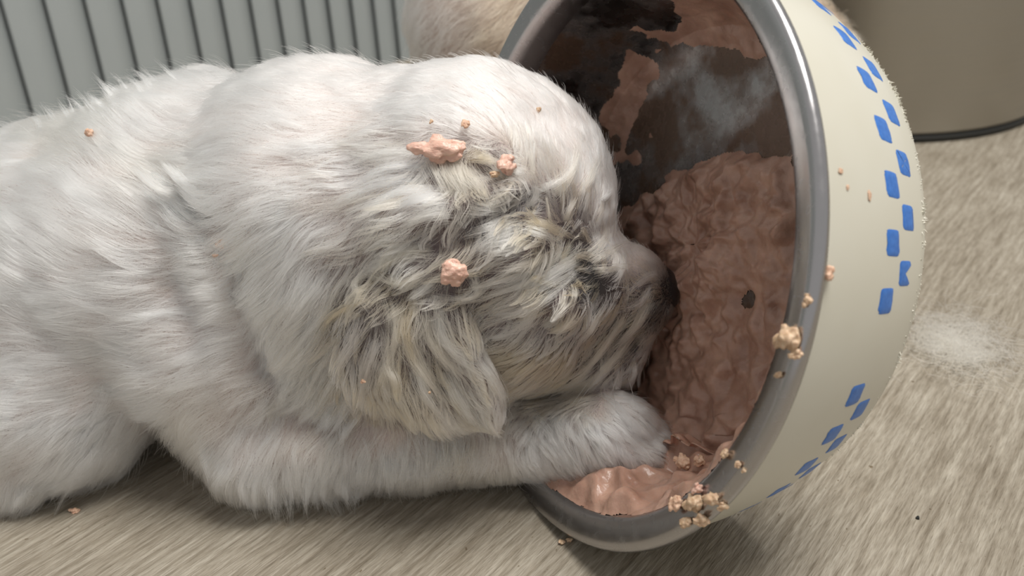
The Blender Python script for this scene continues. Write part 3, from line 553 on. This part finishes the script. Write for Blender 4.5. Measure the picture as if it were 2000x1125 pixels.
# whiskers and stray lip hairs
wh = [((1150, 745), (1105, 805)), ((1158, 748), (1118, 800)), ((1196, 745), (1202, 806)), ((1226, 735), (1240, 790)), ((1262, 742), (1285, 772)), ((1180, 752), (1181, 800)), ((1247, 725), (1262, 760)), ((1210, 722), (1185, 790))]
WP = []; 
for (a, b) in wh:
    p, nn = hit(bvh_p, *a)
    if p is None: continue
    dep = (p - CAMP) @ CW; q = CAMP + ray(*b) * (dep - 1.1); mid = (p + q) / 2 + np.array([0, -0.25, 0.15])
    tt = np.linspace(0, 1, 8)[:, None]; WP.append((1 - tt) ** 2 * p + 2 * tt * (1 - tt) * mid + tt ** 2 * q)
WP = np.array(WP)
tag(make_curves('whiskers', WP, np.tile(0.011 * (1 - 0.8 * np.linspace(0, 1, 8) ** 1.5), (len(WP), 1)), np.tile([0.85, 0.82, 0.76], (len(WP), 1)), m_fur, puppy), kind='stuff')

# ------------------------------------------------------------------ food in the bowl
prI = np.array(lip[-3:] + IN); seg = np.r_[0, np.cumsum(np.linalg.norm(np.diff(prI, axis=0), axis=1))]
NT_, NS_ = 620, 250
sv = np.linspace(0, seg[-1], NS_); Rr = np.interp(sv, seg, prI[:, 0]); Dd = np.interp(sv, seg, prI[:, 1])
dR, dD = np.gradient(Rr), np.gradient(Dd); nl = np.hypot(dR, dD); nR, nD = -dD / nl, dR / nl          # normal into the bowl in (radius, depth)
th = np.linspace(0, 2 * np.pi, NT_, endpoint=False)
rad = np.cos(th)[:, None, None] * BX + np.sin(th)[:, None, None] * BY
S_ = BC + rad * Rr[None, :, None] + BA * Dd[None, :, None]; Nb = rad * nR[None, :, None] + BA * nD[None, :, None]
ppx = proj(S_.reshape(-1, 3)).reshape(NT_, NS_, 2)
nA = fbm(S_ * 1.1, 61, 3); nB = fbm(S_ * 2.6, 71, 3); nC = fbm(S_ * 6.0, 81, 2)
main = np.array([(1150, 420), (1270, 380), (1330, 320), (1400, 300), (1470, 270), (1535, 290), (1560, 350), (1560, 500), (1545, 650), (1520, 790), (1470, 890), (1440, 985), (1370, 1030), (1230, 1012), (1120, 1000), (1022, 965), (1000, 930), (1000, 860), (1100, 780)], float)
smear = np.array([(1190, 180), (1215, 95), (1300, 55), (1330, -40), (1480, -40), (1500, 120), (1545, 300), (1480, 330), (1425, 120), (1350, 130), (1290, 130), (1250, 200), (1230, 300), (1190, 330)], float)
thd = np.degrees((th + np.pi) % (2 * np.pi) - np.pi)[:, None] + 0 * Dd[None]                          # 0 near side, -90 down
wallm = np.minimum(np.minimum((thd + 128) / 9, (-4 - thd) / 9), np.minimum((Dd[None] - 0.22) / 0.35, (6.0 - Dd[None]))) * 22
dm = np.maximum(-s_poly(ppx, main), wallm) + 20 * nA + 9 * nB; ds = -s_poly(ppx, smear) + 42 * nA + 22 * nB - 6
sm_ = lambda x: np.clip(x, 0, 1) ** 2 * (3 - 2 * np.clip(x, 0, 1))
thick = np.where(dm > 0, sm_(dm / 50) * np.maximum(0.07 + 0.04 * nB, 0.34 + 0.24 * nA + 0.13 * nB + 0.05 * nC), -0.05)
thick = np.maximum(thick, np.where(ds > 0, sm_(ds / 60) * (0.07 + 0.05 * nB + 0.03 * nC), -0.05))
fac = (Nb * unit(CAMP - S_)).sum(-1); mk = sm_(dm / 40) * sm_((fac - 0.05) / 0.3)
for (cx, cy, sx, sy, a) in [(1330, 925, 75, 45, 0.75), (1180, 975, 110, 26, 0.5), (1400, 925, 50, 60, 0.5), (1420, 500, 60, 180, 0.22), (1350, 590, 55, 120, 0.45)]:
    thick = thick + mk * a * np.exp(-(((ppx[..., 0] - cx) / sx) ** 2 + ((ppx[..., 1] - cy) / sy) ** 2)) * (0.8 + 0.5 * nB)
for (cx, cy, sx, sy, a) in [(1440, 215, 42, 45, 0.5), (1502, 230, 14, 65, 0.7), (1462, 585, 20, 40, 0.6), (1500, 600, 12, 60, 0.3), (1390, 150, 60, 40, 0.4)]:   # licked bare
    thick = thick - a * np.exp(-(((ppx[..., 0] - cx) / sx) ** 2 + ((ppx[..., 1] - cy) / sy) ** 2)) * (0.9 + 0.9 * nB)
for _ in range(3):                          # the muzzle and the paw press into it
    pd = puppy_sdf(S_ + Nb * np.clip(thick, 0, 3)[..., None]); thick = np.where(thick > 0, np.maximum(thick - np.clip(0.03 - pd, 0, 0.35), 0.03), thick)
for _ in range(9):
    thick = 0.5 * thick + 0.125 * (np.roll(thick, 1, 0) + np.roll(thick, -1, 0)) + 0.125 * (np.pad(thick, ((0, 0), (1, 0)), 'edge')[:, :-1] + np.pad(thick, ((0, 0), (0, 1)), 'edge')[:, 1:])
tap = sm_((Dd[None] - 0.09 - 0.06 * nB) / 0.45); thick = np.where(thick > 0, thick * tap - 0.03 * (1 - tap), thick)
wob = np.stack([fbm(S_ * 2.2, 91, 2), fbm(S_ * 2.2, 95, 2), fbm(S_ * 2.2, 99, 2)], -1) * 0.03 * np.clip(thick, 0, 0.5)[..., None] * 2
keep = thick > 0.0
Pm = S_ + Nb * np.clip(thick - 0.01, 0.004, 3)[..., None] + wob
# hold the mash off the puppy
FQ = quads_grid(NT_, NS_, True); kf = keep.reshape(-1)[FQ].all(1); FQ = FQ[kf]; used, inv = np.unique(FQ, return_inverse=True)
mash = link('wet_food', mesh(Pm.reshape(-1, 3)[used], inv.reshape(-1, 4)), m_mash)
tag(mash, 'pinkish brown wet food smeared over the inside of the bowl', 'dog food', kind='stuff')
bvh_m = BVHTree.FromPolygons(Pm.reshape(-1, 3)[used].tolist(), inv.reshape(-1, 4).tolist())

# ------------------------------------------------------------------ crumbs and lumps
def crumb_mesh(seed):
    g = np.random.default_rng(seed + 40); c_ = unit(g.normal(size=(11, 3))) * g.uniform(0.25, 0.72, (11, 1)); r_ = g.uniform(0.22, 0.42, 11)
    def f(P):
        d = np.linalg.norm(P, axis=-1) - 0.55
        for cc0, rr0 in zip(c_, r_): d = smin(d, np.linalg.norm(P - cc0, axis=-1) - rr0, 0.10)
        return d + 0.12 * fbm(P * 4.0, seed, 3)
    V_, F_ = surface_nets(f, (-1.35,) * 3, (1.35,) * 3, 0.09); return mesh(V_, F_, 'crumb')
Vl, Fl = rz(lip + IN); bvh_l = BVHTree.FromPolygons(Vl.tolist(), Fl.tolist()); Vs2, Fs2 = rz(shell_pr); bvh_s = BVHTree.FromPolygons(Vs2.tolist(), Fs2.tolist())
bvh_f = BVHTree.FromPolygons([(-200, -50, 0), (200, -50, 0), (200, 300, 0), (-200, 300, 0)], [(0, 1, 2, 3)])
SURF = {'p': bvh_p, 'l': bvh_l, 's': bvh_s, 'f': bvh_f, 'm': bvh_m}
CR_ = [ # surface, px, py, half-width px, half-height px, material, sink(fur) cm, name, label, group
 ('p', 197, 280, 10, 10, m_crumb, .42, 'round orange-brown food crumb on the puppy\'s back at far left'),
 ('p', 226, 192, 5, 4, m_crumb, .4, 'tiny brown food crumb on the fur along the puppy\'s spine'),
 ('p', 445, 489, 9, 10, m_crumb, .55, 'orange food crumb caught in the crease behind the puppy\'s neck'),
 ('p', 432, 508, 7, 4, m_crumb, .55, 'small flat brown crumb just below the crumb in the neck crease'),
 ('p', 911, 254, 9, 9, m_crumb, .2, 'small tan food crumb on top of the head above the pink lump'),
 ('p', 847, 246, 4, 5, m_crumb_tan, .2, 'speck of food on the head left of the tan crumb'),
 ('p', 1046, 222, 6, 7, m_crumb_tan, .12, 'pale food speck high on the puppy\'s forehead'),
 ('p', 862, 301, 44, 26, m_crumb_pink, .16, 'large pink lump of wet food stuck in the fur above the ear'),
 ('p', 985, 336, 20, 22, m_crumb_pink, .16, 'crumbly pink food lump at the right end of the fold above the ear'),
 ('p', 966, 352, 12, 9, m_crumb_tan, .16, 'tan crumb beside the crumbly lump above the ear'),
 ('p', 895, 525, 27, 24, m_crumb_pink, .16, 'pink food lump on the fur at the root of the ear'),
 ('p', 720, 731, 6, 4, m_crumb, .32, 'tiny food speck on the left side of the hanging ear'),
 ('p', 832, 757, 3, 4, m_crumb_tan, .32, 'tiny tan speck in the middle of the hanging ear'),
 ('l', 1548, 663, 27, 26, m_crumb_tan, .0, 'largest lump of food stuck on the right rim of the bowl'),
 ('l', 1556, 689, 14, 12, m_crumb_tan, .0, 'round lump hanging under the largest lump on the rim'),
 ('l', 1527, 668, 13, 15, m_crumb_tan, .0, 'food lump on the inner side of the largest rim lump'),
 ('l', 1531, 596, 12, 8, m_crumb_tan, .0, 'small pale lump on the inner edge of the rim'),
 ('l', 1579, 586, 10, 12, m_crumb_tan, .0, 'small lump on the outer edge of the rim above the largest lump'),
 ('l', 1524, 733, 14, 8, m_crumb_tan, .0, 'flat pale crumb on the rim below the largest lump'),
 ('l', 1504, 712, 4, 6, m_crumb_tan, .0, 'tiny crumb on the inner rim edge below the largest lump'),
 ('s', 1611, 532, 13, 16, m_crumb, .0, 'brown food lump on the cream shell just right of the rim'),
 ('l', 1421, 887, 11, 11, m_crumb_tan, .0, 'pale crumb on the inner rim edge at the lower right'),
 ('l', 1446, 908, 8, 7, m_crumb_tan, .0, 'small crumb in the middle of the rim at the lower right'),
 ('l', 1454, 918, 5, 5, m_crumb_tan, .0, 'tiny crumb beside the small crumb on the lower right rim'),
 ('l', 1395, 975, 24, 16, m_crumb_tan, .0, 'large golden crumb on the rim at the bottom right corner'),
 ('l', 1360, 985, 22, 18, m_crumb_tan, .0, 'golden crumb left of the large one at the rim corner'),
 ('l', 1375, 1010, 16, 14, m_crumb_tan, .0, 'crumb below the golden pair at the rim corner'),
 ('l', 1345, 1020, 18, 13, m_crumb_tan, .0, 'lowest crumb of the cluster at the rim corner'),
 ('l', 1330, 985, 18, 15, m_crumb, .0, 'leftmost crumb of the cluster at the rim corner'),
 ('l', 1412, 985, 11, 9, m_crumb_tan, .0, 'rightmost crumb of the cluster at the rim corner'),
 ('m', 1372, 905, 14, 13, m_crumb, .0, 'round nugget lying on the mash beside the paw'),
 ('m', 1338, 902, 17, 15, m_crumb, .0, 'wet brown nugget on the mash in front of the toes'),
 ('m', 1368, 955, 14, 11, m_crumb_pink, .0, 'pink nugget on the mash near the rim corner'),
 ('f', 1112, 1057, 8, 6, m_crumb_tan, .0, 'food crumb on the floor touching the bowl\'s bottom edge, right one'),
 ('f', 1098, 1062, 7, 6, m_crumb_tan, .0, 'food crumb on the floor touching the bowl\'s bottom edge, left one'),
 ('f', 1492, 953, 11, 7, m_crumb, .0, 'dark brown crumb on the floor under the cream shell'),
 ('f', 1792, 1013, 4, 5, m_black, .0, 'tiny black speck on the floor right of the bowl'),
 ('f', 146, 1000, 9, 7, m_crumb, .0, 'orange crumb on the floor under the puppy\'s belly'),
]
crumb_src = [crumb_mesh(k) for k in range(6)]
for k, (sf, px, py, hw, hh, mm, sink, lab) in enumerate(CR_):
    p, nn = hit(SURF[sf], px, py)
    if p is None and sf != 'p': p, nn = hit(SURF['l' if sf in 'sm' else 's'], px, py)
    if p is None: continue
    if nn @ (CAMP - p) < 0: nn = -nn
    dep = (p - CAMP) @ CW; a, b = 1.3 * hw * dep / F_PX, 1.3 * hh * dep / F_PX
    me = crumb_src[k % 6].copy(); me.materials.append(mm); o = link('food_lump' if max(hw, hh) > 19 else 'food_crumb', me, None)
    if mm is m_black: o.name = 'dark_speck'
    th_ = min(a, b) * 0.85; M = Matrix.Identity(3)
    x_ = unit(CR - nn * (CR @ nn)); y_ = np.cross(nn, x_); pos = p + nn * (sink + th_ * 0.55)
    M = Matrix(((x_[0] * a, y_[0] * b, nn[0] * th_), (x_[1] * a, y_[1] * b, nn[1] * th_), (x_[2] * a, y_[2] * b, nn[2] * th_))).to_4x4()
    M.translation = Vector(pos * SC); o.matrix_world = M
    tag(o, lab, 'speck' if mm is m_black else 'food', group='food scraps on the fur, rim and floor' if mm is not m_black else None)
# dried smears on the cream shell
for k, (px, py, hw, hh, lab) in enumerate([(1603, 285, 7, 26, 'brown smear of food running down the shell by the rim'), (1609, 318, 5, 14, 'lower end of the brown food smear by the rim'), (1641, 334, 6, 8, 'small brown food spot on the shell'), (1655, 366, 4, 9, 'tear-shaped food spot on the shell below the small spot'), (1698, 383, 4, 13, 'thin brown food streak on the shell beside the blue checks')]):
    p, nn = hit(bvh_s, px, py)
    if p is None: continue
    if nn @ (CAMP - p) < 0: nn = -nn
    dep = (p - CAMP) @ CW; me = crumb_src[k % 6].copy(); me.materials.append(m_crumb); o = link('food_smear', me, None)
    x_ = unit(CR - nn * (CR @ nn)); y_ = np.cross(nn, x_); a, b = hw * dep / F_PX, hh * dep / F_PX; a /= max(0.35, abs(nn @ unit(CAMP - p))); t3 = 0.035
    M = Matrix(((x_[0] * a, y_[0] * b, nn[0] * t3), (x_[1] * a, y_[1] * b, nn[1] * t3), (x_[2] * a, y_[2] * b, nn[2] * t3))).to_4x4(); M.translation = Vector((p + nn * 0.01) * SC); o.matrix_world = M
    tag(o, lab, 'food smear', group='dried food on the cream shell')

# ------------------------------------------------------------------ second puppy behind the bowl
def pup2_sdf(P):
    d = s_cap(P, (0.8, 48.5, 11.0), (10, 50.5, 10.8), 4.6, 4.6)
    d = smin(d, s_ell(P, (-0.6, 48.0, 10.6), (3.6, 4.1, 5.4)), 1.2)
    for (x, y, r_) in ((-0.6, 46.2, 1.7), (-0.4, 50.6, 1.7), (9.5, 48.2, 1.5), (9.5, 52.8, 1.5)):
        d = smin(d, s_cap(P, (x, y, 8), (x + 0.3, y, 1.3), r_ * 1.25, r_ * 0.8), 1.0); d = smin(d, s_ell(P, (x + 0.8, y, 1.05), (1.7, 1.2, 0.95)), 0.5)
    d = smin(d, s_cap(P, (10, 50.5, 11), (14, 50, 9), 3.8, 3.5), 1.5); d = smin(d, s_ell(P, (15.5, 49.5, 7.6), (3.6, 3.5, 3.4)), 1.0)
    d = smin(d, s_cap(P, (16.5, 48.8, 6.8), (18.2, 47.8, 5.0), 2.0, 1.4), 0.8)
    d = smin(d, s_cap(P, (-1.5, 49.5, 15.0), (-2.2, 51.5, 18.5), 1.0, 0.5), 1.0)
    for y in (46.4, 52.6): d = smin(d, s_ell(P, (14.6, y, 7.0), (1.5, 0.5, 2.3)), 0.3)
    return d + 0.1 * fbm(P * 0.5, 9, 2)
V2, F2 = surface_nets(pup2_sdf, (-10, 41, -0.4), (22, 57, 20), 0.4); pup2 = empty('puppy', (3, 49, 0))
tag(pup2, 'second cream puppy standing behind the bowl, mostly hidden by it', 'puppy')
b2 = mesh(V2, F2); ca = b2.attributes.new('skin_color', 'FLOAT_COLOR', 'POINT'); ca.data.foreach_set('color', np.tile([0.45, 0.36, 0.30, 1], len(V2)).astype(np.float32)); link('body', b2, m_skin, pup2)
R2 = sample_mesh(V2, F2, 60000, lambda C_, n_: np.where(C_[:, 2] > 5, 1.0, 0.4)); N2 = grad(pup2_sdf, R2)
D2 = np.tile([-0.75, 0.0, -0.65], (len(R2), 1)); L2 = np.full(len(R2), 1.2); C2 = np.tile(WHT, (len(R2), 1))
k2 = np.clip((R2[:, 0] + 2.6 + 1.2 * vnoise(R2 * 0.4, 77)) / 2.5, 0, 1)[:, None]; C2 = C2 * (1 - k2) + k2 * np.array([0.62, 0.47, 0.30])
AREA_HINT = 1500; P2, r2, c2 = grow(R2, N2, D2, L2, np.full(len(R2), 0.35), C2, rad=0.008)
tag(make_curves('fur', P2, r2, c2, m_fur, pup2), kind='stuff')

# ------------------------------------------------------------------ shed fur tuft on the floor
nt = 800; cc_ = np.array([17.6, 31.9, 0.0]); Rt = cc_ + np.c_[rng.normal(0, 1.0, nt), rng.normal(0, 1.15, nt), np.abs(rng.normal(0, 0.42, nt)) + 0.05]
ang = rng.uniform(0, 2 * np.pi, nt); cur = rng.normal(0, 2.2, nt); tL = rng.uniform(1.0, 2.6, nt); tt = np.linspace(0, 1, 9)
A_ = ang[:, None] + cur[:, None] * tt; step = tL[:, None] / 8
XT = np.cumsum(np.cos(A_) * step, 1); YT = np.cumsum(np.sin(A_) * step, 1); XT -= XT.mean(1, keepdims=True); YT -= YT.mean(1, keepdims=True)
ZT = np.abs(Rt[:, 2:3] + 0.25 * np.sin(tt * 3 + rng.uniform(0, 6, (nt, 1))) * rng.random((nt, 1))) + 0.02
PT = np.stack([Rt[:, :1] + XT, Rt[:, 1:2] + YT, ZT], -1)
tuft = make_curves('fur_tuft', PT, np.full((nt, 9), 0.006), np.tile([0.72, 0.65, 0.52], (nt, 1)) * rng.uniform(0.85, 1.05, (nt, 1)).clip(0, 1.02), m_fur, None)
tag(tuft, 'wispy tuft of shed cream fur on the floor right of the bowl', 'fur tuft')
